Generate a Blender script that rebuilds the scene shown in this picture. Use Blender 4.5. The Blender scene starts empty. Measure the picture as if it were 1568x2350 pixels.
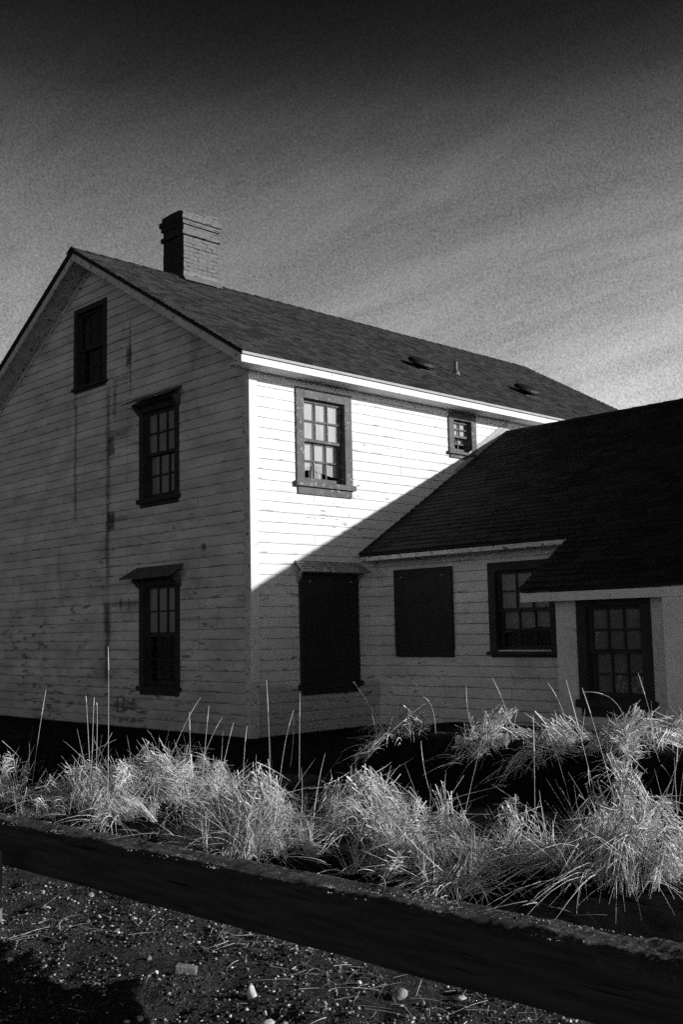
import bpy, math, random
import numpy as np
from mathutils import Vector, Matrix

random.seed(11)
RNG = np.random.default_rng(11)
scene = bpy.context.scene
col = scene.collection

# ------------------------------------------------------------------ camera
CAM = Vector((-9.227, -11.308, 1.43))
YAW, PITCH, ROLL, FPX = 0.80, 0.111, -0.021, 2429.5
def camera_axes():
    fw = Vector((math.cos(YAW)*math.cos(PITCH), math.sin(YAW)*math.cos(PITCH), math.sin(PITCH)))
    r = Vector((math.sin(YAW), -math.cos(YAW), 0)); u = r.cross(fw)
    c, s = math.cos(ROLL), math.sin(ROLL)
    return c*r + s*u, -s*r + c*u, fw
cr, cu, cf = camera_axes()
cd = bpy.data.cameras.new("camera"); cam = bpy.data.objects.new("camera", cd); col.objects.link(cam)
cam.matrix_world = Matrix(((cr.x, cu.x, -cf.x, CAM.x), (cr.y, cu.y, -cf.y, CAM.y), (cr.z, cu.z, -cf.z, CAM.z), (0, 0, 0, 1)))
cd.sensor_fit = 'VERTICAL'; cd.sensor_height = 36.0; cd.lens = FPX/2349*36
cd.clip_start = 0.05; cd.clip_end = 3000
scene.camera = cam

# ------------------------------------------------------------------ node helpers
class NT:
    def __init__(self, tree):
        self.t = tree; self.n = tree.nodes; self.l = tree.links; self.n.clear()
    def node(self, typ, **kw):
        nd = self.n.new(typ)
        for k, v in kw.items(): setattr(nd, k, v)
        return nd
    def set(self, sock, v):
        if isinstance(v, bpy.types.NodeSocket): self.l.new(v, sock)
        else: sock.default_value = v
    def math(self, op, a, b=None, c=None, clamp=False):
        nd = self.node('ShaderNodeMath', operation=op); nd.use_clamp = clamp
        self.set(nd.inputs[0], a)
        if b is not None: self.set(nd.inputs[1], b)
        if c is not None: self.set(nd.inputs[2], c)
        return nd.outputs[0]
    def ramp(self, v, lo, hi, a=0.0, b=1.0, smooth=True):
        nd = self.node('ShaderNodeMapRange'); nd.interpolation_type = 'SMOOTHSTEP' if smooth else 'LINEAR'
        self.set(nd.inputs[0], v); nd.inputs[1].default_value = lo; nd.inputs[2].default_value = hi
        nd.inputs[3].default_value = a; nd.inputs[4].default_value = b
        return nd.outputs[0]
    def mix(self, f, a, b):      # scalar mix
        nd = self.node('ShaderNodeMix'); nd.data_type = 'FLOAT'
        self.set(nd.inputs[0], f); self.set(nd.inputs[2], a); self.set(nd.inputs[3], b)
        return nd.outputs[0]
    def noise(self, vec, scale, detail=3, rough=.55, dist=0.0):
        nd = self.node('ShaderNodeTexNoise'); self.set(nd.inputs['Vector'], vec)
        nd.inputs['Scale'].default_value = scale; nd.inputs['Detail'].default_value = detail
        nd.inputs['Roughness'].default_value = rough; nd.inputs['Distortion'].default_value = dist
        return nd.outputs[0]
    def mapv(self, vec, scale=(1, 1, 1), loc=(0, 0, 0), rot=(0, 0, 0)):
        nd = self.node('ShaderNodeMapping'); self.set(nd.inputs[0], vec)
        nd.inputs[1].default_value = loc; nd.inputs[2].default_value = rot; nd.inputs[3].default_value = scale
        return nd.outputs[0]
    def obj(self): return self.node('ShaderNodeTexCoord').outputs['Object']
    def island(self): return self.node('ShaderNodeNewGeometry').outputs['Random Per Island']
    def sep(self, v):
        nd = self.node('ShaderNodeSeparateXYZ'); self.set(nd.inputs[0], v); return nd.outputs
    def comb(self, x, y, z):
        nd = self.node('ShaderNodeCombineXYZ')
        for i, v in enumerate((x, y, z)): self.set(nd.inputs[i], v)
        return nd.outputs[0]
    def grey(self, v):
        nd = self.node('ShaderNodeCombineColor')
        for i in range(3): self.set(nd.inputs[i], v)
        return nd.outputs[0]
    def bump(self, h, strength=.4, dist=.01):
        nd = self.node('ShaderNodeBump'); nd.inputs['Strength'].default_value = strength
        nd.inputs['Distance'].default_value = dist; self.set(nd.inputs['Height'], h); return nd.outputs[0]
    def principled(self, value, rough=.7, normal=None, spec=.3):
        nd = self.node('ShaderNodeBsdfPrincipled')
        self.set(nd.inputs['Base Color'], self.grey(value)); self.set(nd.inputs['Roughness'], rough)
        nd.inputs['Specular IOR Level'].default_value = spec
        if normal is not None: self.l.new(normal, nd.inputs['Normal'])
        return nd.outputs[0]
    def out(self, sh):
        o = self.node('ShaderNodeOutputMaterial'); self.l.new(sh, o.inputs[0])

def mat(name):
    m = bpy.data.materials.new(name); m.use_nodes = True
    return m, NT(m.node_tree)

def box_mask(N, a, z, a0, a1, z0, z1, sa, sz):
    """soft rectangle in wall coordinates"""
    f = N.math('MULTIPLY', N.ramp(a, a0-sa, a0+sa), N.ramp(a, a1-sa, a1+sa, 1, 0))
    g = N.math('MULTIPLY', N.ramp(z, z0-sz, z0+sz), N.ramp(z, z1-sz, z1+sz, 1, 0))
    return N.math('MULTIPLY', f, g)

COURSE = 0.148
def siding(name, base=.8, peel=1.0, dashes=1.0, stains=(), low=None, grime=1.0):
    m, N = mat(name)
    o = N.obj(); s = N.sep(o)
    a = N.math('ADD', s[0], s[1]); z = s[2]
    v2 = N.comb(a, z, 0.0)
    # where the boards are butted together
    bk = N.node('ShaderNodeTexBrick'); N.l.new(v2, bk.inputs['Vector'])
    bk.offset = .37; bk.offset_frequency = 2; bk.squash = 1.0
    for k, v in (('Scale', 1.0), ('Mortar Size', .0035), ('Mortar Smooth', .1), ('Brick Width', 1.9), ('Row Height', COURSE)):
        bk.inputs[k].default_value = v
    bk.inputs['Color1'].default_value = (1, 1, 1, 1); bk.inputs['Color2'].default_value = (.92, .92, .92, 1); bk.inputs['Mortar'].default_value = (0, 0, 0, 1)
    sc = N.node('ShaderNodeSeparateColor'); N.l.new(bk.outputs['Color'], sc.inputs[0])
    butt = bk.outputs['Fac']
    buttn = N.math('MULTIPLY', butt, N.ramp(N.noise(v2, 3.1, 2), .46, .56))
    tone = N.mix(.5, 1.0, sc.outputs[0])
    # long low-contrast weathering
    w = N.noise(N.mapv(v2, (.9, 2.5, 1)), 1.2, 5, .6)
    tone = N.math('MULTIPLY', tone, N.ramp(w, .3, .7, 1-.28*grime, 1.08, False))
    blot = N.ramp(N.noise(N.mapv(v2, (1, .8, 1), (11, 5, 0)), 1.1, 5, .7, .6), .55, .68)
    tone = N.math('MULTIPLY', tone, N.math('SUBTRACT', 1.0, N.math('MULTIPLY', blot, .18*grime)))
    gr = N.noise(N.mapv(v2, (6, 60, 1)), 1.5, 4, .65)
    tone = N.math('MULTIPLY', tone, N.ramp(gr, .3, .7, .84, 1.10, False))
    # dashes of bare wood hugging the lower edge of a board
    fr = N.math('FRACT', N.math('DIVIDE', z, COURSE))
    near = N.ramp(fr, .10, .26, 1, 0)
    dn = N.noise(N.mapv(v2, (2.2, 6.8, 1)), 1.9, 4, .6)
    zone = N.ramp(z, .6, 4.6, .62, .40)
    clus = N.ramp(N.noise(N.mapv(v2, (.8, 1.1, 1), (7, 2, 0)), 1.5, 4, .6), .46, .62)
    near = N.math('MULTIPLY', near, N.math('ADD', .28, N.math('MULTIPLY', clus, .72)))
    dash = N.math('MULTIPLY', near, N.ramp(N.math('SUBTRACT', dn, N.math('MULTIPLY', zone, -.12 * dashes)), .60, .70))
    # flaked paint patches
    pn = N.noise(N.mapv(v2, (1.0, 4.2, 1)), 3.2, 6, .68, .3)
    area = N.noise(N.mapv(v2, (.5, .6, 1), (3.1, 1.7, 0)), .9, 2, .5)
    thr = N.math('ADD', N.ramp(z, .2, 4.2, .0, .11, False), N.ramp(area, .35, .65, .09, -.03))
    patch = N.ramp(N.math('SUBTRACT', pn, thr), .615 - .03*peel, .64 - .03*peel)
    spot = N.ramp(N.noise(v2, 9.0, 2, .5), .735, .76)
    worn = N.math('MAXIMUM', N.math('MULTIPLY', dash, .85), N.math('MAXIMUM', patch, N.math('MULTIPLY', spot, .8)))
    val = N.mix(N.math('MULTIPLY', worn, .85), N.math('MULTIPLY', tone, base), .15)
    val = N.math('MULTIPLY', val, N.math('SUBTRACT', 1.0, N.math('MULTIPLY', buttn, .75)))
    wob = N.math('MULTIPLY', N.math('SUBTRACT', N.noise(v2, 2.3, 3), .5), .12)
    aw = N.math('ADD', N.math('ADD', a, wob), N.math('MULTIPLY', N.math('SUBTRACT', N.noise(v2, 16, 4, .7), .5), .10))
    for (a0, a1, z0, z1, sa, sz, k) in stains:
        mk = box_mask(N, aw, z, a0, a1, z0, z1, sa, sz)
        mk = N.math('MULTIPLY', mk, N.ramp(N.noise(N.mapv(v2, (4, 2.2, 1)), 5, 5, .75), .34, .54, .40, 1.0))
        val = N.math('MULTIPLY', val, N.math('SUBTRACT', 1.0, N.math('MULTIPLY', mk, k)))
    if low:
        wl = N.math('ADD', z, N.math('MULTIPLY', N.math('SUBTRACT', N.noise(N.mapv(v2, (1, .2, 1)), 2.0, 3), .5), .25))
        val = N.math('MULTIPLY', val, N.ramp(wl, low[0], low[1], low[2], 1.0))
    hgt_ = N.math('SUBTRACT', N.math('MULTIPLY', gr, .25), N.math('MULTIPLY', worn, .6))
    N.out(N.principled(val, .62, N.bump(hgt_, .35, .004), .25))
    return m

def weathered(name, base, var=.35, worn=.0, worn_val=.12, rough=.65, scale=1.0, spec=.25):
    m, N = mat(name)
    o = N.obj()
    n1 = N.noise(o, 5*scale, 5, .65); n2 = N.noise(o, 38*scale, 3, .6)
    v = N.math('MULTIPLY', base, N.ramp(n1, .3, .7, 1-var, 1+var*.6, False))
    v = N.math('MULTIPLY', v, N.ramp(n2, .3, .7, .85, 1.12, False))
    if worn > 0:
        p = N.ramp(N.noise(N.mapv(o, (5, 5, 7)), 2.6*scale, 6, .7), .66-worn*.1, .70-worn*.1)
        v = N.mix(p, v, worn_val)
    N.out(N.principled(v, rough, N.bump(n2, .3, .006), spec))
    return m

def shingles(name, lo, hi):
    m, N = mat(name)
    o = N.obj(); r = N.island()
    v = N.ramp(r, 0, 1, lo, hi, False)
    v = N.math('MULTIPLY', v, N.ramp(N.noise(o, 38, 4, .8), .32, .68, .35, 1.75, False))
    v = N.math('MULTIPLY', v, N.ramp(N.noise(o, .9, 4, .6), .3, .7, .90, 1.08, False))
    N.out(N.principled(v, .9, N.bump(N.noise(o, 90, 2), .5, .006), .15))
    return m

def masonry(name):
    m, N = mat(name)
    o = N.obj(); s = N.sep(o)
    v2 = N.comb(N.math('ADD', s[0], s[1]), s[2], 0.0)
    bk = N.node('ShaderNodeTexBrick'); N.l.new(v2, bk.inputs['Vector'])
    for k, v in (('Scale', 1.0), ('Mortar Size', .008), ('Mortar Smooth', .3), ('Brick Width', .215), ('Row Height', .074)):
        bk.inputs[k].default_value = v
    fac = bk.outputs['Fac']
    gone = N.ramp(N.noise(N.mapv(v2, (1, 1.6, 1)), 4.6, 3, .6), .50, .58)
    wear = N.noise(v2, 14, 5, .65)
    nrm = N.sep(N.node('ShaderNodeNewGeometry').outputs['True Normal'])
    side = N.ramp(nrm[0], -.75, -.5, .22, 1.0, False)     # faces turned to -X take a darker tone
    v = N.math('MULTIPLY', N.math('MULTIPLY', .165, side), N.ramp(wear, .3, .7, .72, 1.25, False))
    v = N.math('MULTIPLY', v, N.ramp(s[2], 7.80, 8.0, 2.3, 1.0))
    v = N.mix(N.math('MULTIPLY', fac, N.mix(gone, .22, .97)), v, .012)
    h = N.math('SUBTRACT', N.math('MULTIPLY', wear, .4), N.math('MULTIPLY', fac, N.mix(gone, .15, 1.0)))
    N.out(N.principled(v, .9, N.bump(h, .6, .012), .1))
    return m

def glass(name, tint=.9):
    m, N = mat(name)
    tr = N.node('ShaderNodeBsdfTransparent'); tr.inputs[0].default_value = (tint, tint, tint, 1)
    gl = N.node('ShaderNodeBsdfGlossy'); gl.inputs['Roughness'].default_value = .03
    N.l.new(N.bump(N.noise(N.obj(), 3.5, 2), .06, .02), gl.inputs['Normal'])
    lw = N.node('ShaderNodeLayerWeight'); lw.inputs['Blend'].default_value = .5      # Schlick, both sides of a single sheet
    mx = N.node('ShaderNodeMixShader'); N.l.new(N.math('ADD', N.math('MULTIPLY', N.math('POWER', lw.outputs['Facing'], 5.0), .9), .085), mx.inputs[0])
    N.l.new(tr.outputs[0], mx.inputs[1]); N.l.new(gl.outputs[0], mx.inputs[2]); N.out(mx.outputs[0])
    return m

def straw(name, lo, hi, dead=.3):
    m, N = mat(name)
    r = N.island()
    v = N.mix(N.ramp(r, dead-.04, dead+.04, 0, 1, False), N.ramp(r, 0, dead, .04, .14, False), N.ramp(r, dead, 1, lo, hi, False))
    v = N.math('MULTIPLY', v, N.ramp(N.noise(N.obj(), 30, 2), .3, .7, .8, 1.15, False))
    d = N.node('ShaderNodeBsdfDiffuse'); N.l.new(N.grey(v), d.inputs[0])
    t = N.node('ShaderNodeBsdfTranslucent'); N.l.new(N.grey(v), t.inputs[0])
    mx = N.node('ShaderNodeMixShader'); mx.inputs[0].default_value = .08
    N.l.new(d.outputs[0], mx.inputs[1]); N.l.new(t.outputs[0], mx.inputs[2]); N.out(mx.outputs[0])
    return m

def pebbles(name):
    m, N = mat(name)
    r = N.island(); o = N.obj()
    v = N.math('ADD', .022, N.math('MULTIPLY', N.math('POWER', r, 6.0), .65))
    v = N.math('MULTIPLY', v, N.ramp(N.noise(o, 40, 3), .3, .7, .7, 1.2, False))
    N.out(N.principled(v, .8, N.bump(N.noise(o, 90, 3), .5, .006), .2))
    return m

def stone_mat(name, base):
    m, N = mat(name)
    o = N.obj()
    v = N.math('MULTIPLY', base, N.ramp(N.noise(o, 22, 5, .65), .3, .7, .6, 1.25, False))
    N.out(N.principled(v, .85, N.bump(N.noise(o, 60, 4, .6), .6, .008), .2))
    return m

def soil(name):
    m, N = mat(name)
    o = N.obj()
    n1 = N.noise(o, 1.3, 5, .6); n2 = N.noise(o, 34, 5, .75); n3 = N.noise(o, 95, 3, .7)
    lot = N.ramp(N.math('ADD', N.sep(o)[0], N.math('MULTIPLY', N.math('SUBTRACT', n1, .5), .8)), -4.75, -4.2, 1.0, 0.0)   # gravelly lot, darker soil beyond
    v = N.math('MULTIPLY', N.ramp(n1, .3, .7, .8, 1.2, False), N.mix(lot, .006, .036))
    v = N.math('MULTIPLY', N.math('MULTIPLY', v, N.ramp(n2, .3, .7, .2, 1.9, False)), N.ramp(n3, .36, .62, .15, 2.0, False))
    grit = N.ramp(n3, .58, .68)
    v = N.mix(N.math('MULTIPLY', grit, N.math('MULTIPLY', lot, N.ramp(n2, .42, .58))), v, .30)
    N.out(N.principled(v, .95, N.bump(N.math('ADD', n2, N.math('MULTIPLY', n3, .6)), .9, .03), .08))
    return m

def timber_mat(name):
    m, N = mat(name)
    o = N.obj(); s = N.sep(o)
    gr = N.noise(N.mapv(o, (14, .9, 14)), 2.2, 5, .65)
    cr_ = N.noise(N.mapv(o, (30, 1.2, 30)), 1.5, 3, .5)
    up = N.sep(N.node('ShaderNodeNewGeometry').outputs['True Normal'])[2]
    li = N.math('MULTIPLY', N.ramp(N.noise(o, 34, 5, .8), .46, .62), N.ramp(N.noise(o, 4.5, 3, .6), .38, .58, .15, 1.0))
    li = N.math('MULTIPLY', li, N.ramp(up, .3, .75))
    v = N.math('MULTIPLY', .045, N.ramp(gr, .3, .7, .55, 1.5, False))
    v = N.math('MULTIPLY', v, N.ramp(cr_, .30, .38, .35, 1.0))
    v = N.mix(li, v, N.ramp(N.noise(o, 70, 3, .7), .35, .7, .03, .36, False))
    N.out(N.principled(v, .9, N.bump(N.math('ADD', gr, N.math('MULTIPLY', li, .5)), .7, .012), .12))
    return m

def cloth_mat(name, v0=.5):
    m, N = mat(name)
    o = N.obj()
    v = N.math('MULTIPLY', v0, N.ramp(N.noise(N.mapv(o, (3, 3, .6)), 4, 3), .3, .7, .8, 1.1, False))
    N.out(N.principled(v, .9, None, .05))
    return m

ATT = [  # ghost marks of a lost outside stair and streaks on the gable, in wall coordinates (y, z)
    (4.67, 4.75, 3.4, 5.55, .03, .3, .60), (3.61, 3.73, 2.2, 5.45, .04, .25, .62), (3.62, 3.76, .7, 1.95, .04, .12, .75), (3.56, 3.80, 1.4, 1.95, .04, .06, .4),
    (3.05, 3.62, 4.62, 4.72, .03, .02, .45), (3.48, 3.68, 4.34, 4.66, .025, .03, .75), (3.10, 3.60, 3.24, 3.32, .03, .02, .45),
    (3.46, 3.70, 3.12, 3.42, .035, .04, .80), (2.76, 3.55, 1.87, 1.95, .03, .02, .55), (2.80, 3.5, .28, .38, .04, .02, .5),
    (2.99, 3.05, 5.3, 6.45, .02, .15, .60), (2.98, 3.13, 5.72, 6.05, .03, .06, .80), (3.05, 3.55, 5.53, 5.60, .03, .02, .4),
    (3.42, 3.52, 4.95, 5.5, .02, .1, .55), (1.02, 1.14, 2.62, 2.72, .02, .02, .75), (5.62, 5.78, 1.22, 1.28, .02, .012, .7), (5.64, 5.76, 1.0, 1.05, .02, .01, .6),
    (3.15, 3.22, .20, .44, .02, .03, .6), (3.32, 3.39, .22, .46, .02, .03, .6), (3.02, 3.08, 1.80, 2.0, .02, .03, .6), (3.24, 3.30, 1.8, 2.0, .02, .03, .6)]
M = dict(
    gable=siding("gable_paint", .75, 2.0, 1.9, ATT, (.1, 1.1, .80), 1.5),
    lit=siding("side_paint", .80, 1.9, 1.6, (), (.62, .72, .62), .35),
    wing=siding("wing_paint", .76, .9, 1.2, (), None),
    trim=weathered("white_trim_paint", .78, .12, .35, .30),
    trim_old=weathered("flaking_trim_paint", .62, .25, .9, .12),
    edge=weathered("grey_drip_edge", .40, .10),
    plaster=weathered("porch_plaster", .70, .16, .15, .2, .8, .5),
    dark=weathered("dark_window_paint", .105, .45, .75, .30),
    darker=weathered("darker_window_paint", .034, .35),
    board=weathered("black_board_paint", .028, .25, 0, .1, .7, 1.0),
    hood=weathered("worn_hood_wood", .30, .5, 1.0, .05),
    hood_dark=weathered("dark_hood_wood", .10, .5, .6, .30),
    roof=shingles("main_roof_shingles", .017, .058),
    wroof=shingles("wing_roof_shingles", .009, .028),
    ridge=weathered("ridge_cap_felt", .022, .3, 0, .1, .9),
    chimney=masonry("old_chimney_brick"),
    metal=weathered("dark_vent_metal", .012, .3, 0, .1, .6),
    pipe=weathered("galvanised_pipe", .15, .2, 0, .1, .5),
    glass=glass("old_window_glass"),
    curtain_or_sheet=cloth_mat("pale_curtain_cloth", .55),
    pane_grey=cloth_mat("pane_reflection_cloth", .27),  # added behind shaded panes, its grey stands in for reflected sky
    pane_grey_dim=cloth_mat("dim_pane_reflection_cloth", .16),  # darker version of the same reflection stand-in, for the porch panes
    nail=weathered("bright_nail_head", .6, .1),
    soil=soil("black_gritty_soil"), peb=pebbles("mixed_gravel"),
    straw=straw("bleached_straw", .66, .99, .12), straw_dim=straw("grey_dead_straw", .35, .9, .35),
    stalk=straw('pale_stalk', .75, .95, -.2),
    timber=timber_mat("rotten_timber"), lichen=stone_mat("pale_lichen", .42),
    st_pale=stone_mat("pale_stone", .62), st_mid=stone_mat("grey_stone", .32), st_dim=stone_mat("dull_stone", .17),
    post=weathered("silvered_post_wood", .16, .4, .4, .06), wire=weathered("white_cable", .75, .05),
)

# ------------------------------------------------------------------ mesh helpers
class MB:
    def __init__(self): self.v = []; self.f = []
    def quad(self, *pts):
        b = len(self.v); self.v += [tuple(p) for p in pts]; self.f.append(tuple(range(b, b+len(pts))))
    def hexa(self, p):           # 8 corners: bottom 0-3, top 4-7
        b = len(self.v); self.v += [tuple(q) for q in p]
        for f in ((0, 3, 2, 1), (4, 5, 6, 7), (0, 1, 5, 4), (1, 2, 6, 5), (2, 3, 7, 6), (3, 0, 4, 7)):
            self.f.append(tuple(b+i for i in f))
    def box(self, x0, x1, y0, y1, z0, z1):
        self.hexa([(x0, y0, z0), (x1, y0, z0), (x1, y1, z0), (x0, y1, z0), (x0, y0, z1), (x1, y0, z1), (x1, y1, z1), (x0, y1, z1)])
    def tube(self, pts, r0, r1=None, n=6, caps=True):
        r1 = r0 if r1 is None else r1
        b = len(self.v); P = [Vector(p) for p in pts]
        for i, p in enumerate(P):
            d = (P[min(i+1, len(P)-1)] - P[max(i-1, 0)]).normalized()
            a = d.orthogonal().normalized(); c = d.cross(a)
            r = r0 + (r1-r0)*i/max(1, len(P)-1)
            for k in range(n):
                t = 2*math.pi*k/n
                self.v.append(tuple(p + a*(r*math.cos(t)) + c*(r*math.sin(t))))
        for i in range(len(P)-1):
            for k in range(n):
                k2 = (k+1) % n
                self.f.append((b+i*n+k, b+i*n+k2, b+(i+1)*n+k2, b+(i+1)*n+k))
        if caps:
            self.f.append(tuple(b+k for k in reversed(range(n)))); e = b+(len(P)-1)*n
            self.f.append(tuple(e+k for k in range(n)))
    def build(self, name, m, parent=None, smooth=False, bevel=0):
        return obj(name, self.v, self.f, m, parent, smooth, bevel)

def obj(name, v, f, m, parent=None, smooth=False, bevel=0):
    me = bpy.data.meshes.new(name)
    me.from_pydata(v, [], f); me.update()
    o = bpy.data.objects.new(name, me); col.objects.link(o)
    me.materials.append(m)
    if smooth: me.polygons.foreach_set('use_smooth', [True]*len(me.polygons))
    if bevel:
        b = o.modifiers.new('bevel', 'BEVEL'); b.width = bevel; b.segments = 2; b.limit_method = 'ANGLE'
    if parent: o.parent = parent
    return o

def np_obj(name, V, F, m, parent=None, smooth=False):
    """V (n,3), F (k,4) or (k,3) arrays"""
    me = bpy.data.meshes.new(name)
    n, k = len(V), F.shape[1]
    me.vertices.add(n); me.vertices.foreach_set('co', np.ascontiguousarray(V, dtype=np.float32).ravel())
    me.loops.add(F.size); me.loops.foreach_set('vertex_index', np.ascontiguousarray(F, dtype=np.int32).ravel())
    me.polygons.add(len(F)); me.polygons.foreach_set('loop_start', np.arange(0, F.size, k, dtype=np.int32))
    me.update(calc_edges=True)
    if smooth: me.polygons.foreach_set('use_smooth', np.ones(len(F), dtype=bool))
    me.materials.append(m)
    o = bpy.data.objects.new(name, me); col.objects.link(o)
    if parent: o.parent = parent
    return o

def tag(o, label=None, cat=None, group=None, kind=None):
    if label: o['label'] = label
    if cat: o['category'] = cat
    if group: o['group'] = group
    if kind: o['kind'] = kind
    return o
def empty(name, loc=(0, 0, 0)):
    o = bpy.data.objects.new(name, None); o.location = loc; o.empty_display_size = .3; col.objects.link(o); return o

# smooth value noise for numpy arrays
def vnoise(x, y, seed=0):
    xi = np.floor(x).astype(np.int64); yi = np.floor(y).astype(np.int64)
    fx = x-xi; fy = y-yi; fx = fx*fx*(3-2*fx); fy = fy*fy*(3-2*fy)
    def h(a, b):
        n = (a*374761393 + b*668265263 + seed*1442695041) & 0x7fffffff
        n = ((n ^ (n >> 13))*1274126177) & 0x7fffffff
        return ((n ^ (n >> 16)) & 0xffff)/65535.0
    return (h(xi, yi)*(1-fx)+h(xi+1, yi)*fx)*(1-fy) + (h(xi, yi+1)*(1-fx)+h(xi+1, yi+1)*fx)*fy
def fbm(x, y, oct=4, seed=0):
    s = 0; a = .5
    for i in range(oct):
        s = s + a*(vnoise(x, y, seed+i)-.5); x = x*2.03; y = y*2.03; a *= .5
    return s
def sstep(a, b, x):
    t = np.clip((x-a)/(b-a), 0, 1); return t*t*(3-2*t)

# ------------------------------------------------------------------ ground
def terrain(X, Y, fine=True):
    X = np.asarray(X, float); Y = np.asarray(Y, float)
    z = -.46 + .46*sstep(-4.0, -1.7, X)
    z = z - .17*sstep(-5.85, -6.7, X)
    right = sstep(-1.6, -3.4, Y)
    z = z - .12*sstep(-3.4, -2.4, X)*sstep(-.9, -2.0, X)*right
    bank = sstep(-1.55, -.75, X)*sstep(1.6, .2, X)
    z = z + right*(.26*bank + .10*sstep(-1.3, -.6, X))
    near = sstep(.3, -1.2, X)
    if fine:
        z = z + near*(.10*fbm(X*1.3, Y*1.3, 3, 5) + .10*fbm(X*3.2, Y*3.2, 4, 9)*sstep(-3.9, -5.2, X) + .03*fbm(X*8, Y*8, 3, 3))
    return z
def axis(lo, hi, step, far):
    a = list(np.arange(lo, hi, step)); s = step; x = a[-1]
    while x < far: s *= 1.35; x += s; a.append(x)
    s = step; x = a[0]; b = []
    while x > -far: s *= 1.35; x -= s; b.append(x)
    return np.array(b[::-1]+a)
gx = axis(-8.0, 2.6, .027, 900); gy = axis(-10.0, 2.5, .03, 900)
GX, GY = np.meshgrid(gx, gy, indexing='ij')
GZ = terrain(GX, GY)
nx, ny = len(gx), len(gy)
idx = np.arange(nx*ny).reshape(nx, ny)
F = np.stack([idx[:-1, :-1], idx[1:, :-1], idx[1:, 1:], idx[:-1, 1:]], -1).reshape(-1, 4)
gobj = np_obj('ground', np.stack([GX, GY, GZ], -1).reshape(-1, 3), F, M['soil'], None, True)
tag(gobj, 'dark gritty ground rising towards the house', 'ground', kind='structure')

# ------------------------------------------------------------------ house dimensions
W = 8.267; OE = .355; OG = .406; LEN = 12.0
ZE, ZR = 5.245, 7.90                       # top of roof at eave edge / at ridge
SL = (ZR-ZE)/(W/2+OE)
SOF = 5.08
XE = 2.487; XF = 2.107; ZWE = 2.578; XWR = 5.878; ZWR = 4.883; YW = -7.75
WSL = (ZWR-ZWE)/(XWR-XF)
XP = .952; ZP = ZWE-WSL*(XF-XP); YP = -3.816; XPW = 1.252; YPE = -6.25

house = tag(empty('clapboard_house'), 'peeling white clapboard house with dark shingled gable roof and low wing', 'house')

# ---- walls
def wall(name, m, span, zbot, ztop, openings, to3d, extra_breaks=()):
    """boards laid course by course with a recessed joint, cut round the openings"""
    mb = MB(); g, dp = (.0035, .004) if m is M['lit'] else (.0075, .007)
    levels = set([zbot, ztop]); k = math.floor(zbot/COURSE)
    while k*COURSE < ztop+COURSE:
        for z in (k*COURSE, k*COURSE+g):
            if zbot < z < ztop: levels.add(z)
        k += 1
    for o in openings:
        for z in o[2:4]:
            if zbot < z < ztop: levels.add(z)
    for z in extra_breaks: levels.add(z)
    lv = sorted(levels)
    for za, zb in zip(lv[:-1], lv[1:]):
        if zb-za < 1e-5: continue
        zm = (za+zb)/2; fr = (zm/COURSE) % 1.0
        groove = fr*COURSE < g
        A, B = span(za), span(zb)
        cuts = sorted([(o[0], o[1]) for o in openings if o[2] < zm < o[3]])
        segs = []; l = (A[0], B[0])
        for c0, c1 in cuts: segs.append((l, (c0, c0))); l = (c1, c1)
        segs.append((l, (A[1], B[1])))
        for (la, lb), (ra, rb) in segs:
            if ra-la < 1e-4 and rb-lb < 1e-4: continue
            if groove: da = db = -dp
            else:
                da = .004*(1-(za/COURSE % 1.0)); db = .004*(1-((zb-1e-6)/COURSE % 1.0))
            mb.quad(to3d(la, za, da), to3d(ra, za, da), to3d(rb, zb, db), to3d(lb, zb, db))
            if groove:
                mb.quad(to3d(la, za, -dp), to3d(la, za, .004), to3d(ra, za, .004), to3d(ra, za, -dp))
                mb.quad(to3d(lb, zb, -dp), to3d(rb, zb, -dp), to3d(rb, zb, .004), to3d(lb, zb, .004))
    return mb.build(name, m, house)

T_gable = lambda a, z, d: (-d, a, z)            # a = Y, outward -X   (gable)
T_side = lambda a, z, d: (a, -d, z)             # a = X, outward -Y   (sunlit side)
T_wing = lambda a, z, d: (XE-d, a, z)           # a = Y, outward -X
def gable_span(z):
    zu = ZE - .06 + SL*OE                       # roof underside height at wall plane y=0
    if z <= zu: return (0.0, W)
    t = (z-zu)/SL
    return (min(t, W/2), max(W-t, W/2))
VA, VB = 1.668, 2.725
OPEN_G = [(VA+.10, VB-.10, .512+.10, 2.262-.10), (VA+.10, VB-.10, 3.389+.10, 4.994-.10), (3.716+.09, 4.756-.09, 5.56+.09, 7.044-.09)]
OPEN_S = [(.855+.13, 1.988-.13, 3.40+.14, 4.978-.12), (4.29+.11, 5.02-.11, 4.27+.10, 5.06-.10)]
GT = ZR-.06-.01
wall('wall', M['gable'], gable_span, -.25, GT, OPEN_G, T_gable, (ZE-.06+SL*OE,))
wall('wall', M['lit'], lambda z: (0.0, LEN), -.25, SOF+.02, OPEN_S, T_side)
mb = MB()                                        # the two unseen outer walls close the house
mb.box(0.02, LEN, W-.02, W, -.25, 5.40)
mb.quad((LEN, 0, -.25), (LEN, W, -.25), (LEN, W, 5.39), (LEN, W/2, GT), (LEN, 0, 5.39))
mb.build('wall', M['wing'], house)
WO = [(-1.514+.10, -.391-.10, 1.015+.10, 2.308-.10), (-3.285+.10, -2.155-.10, 1.015+.10, 2.312-.10)]
wall('wing_wall', M['wing'], lambda z: (-4.3, 0.0), -.2, 2.55, WO, T_wing)
mb = MB()                                        # rest of the wing: far side and end gable
mb.box(XWR+3.2, XWR+3.25, YW+.1, 0, -.25, 2.75)
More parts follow.
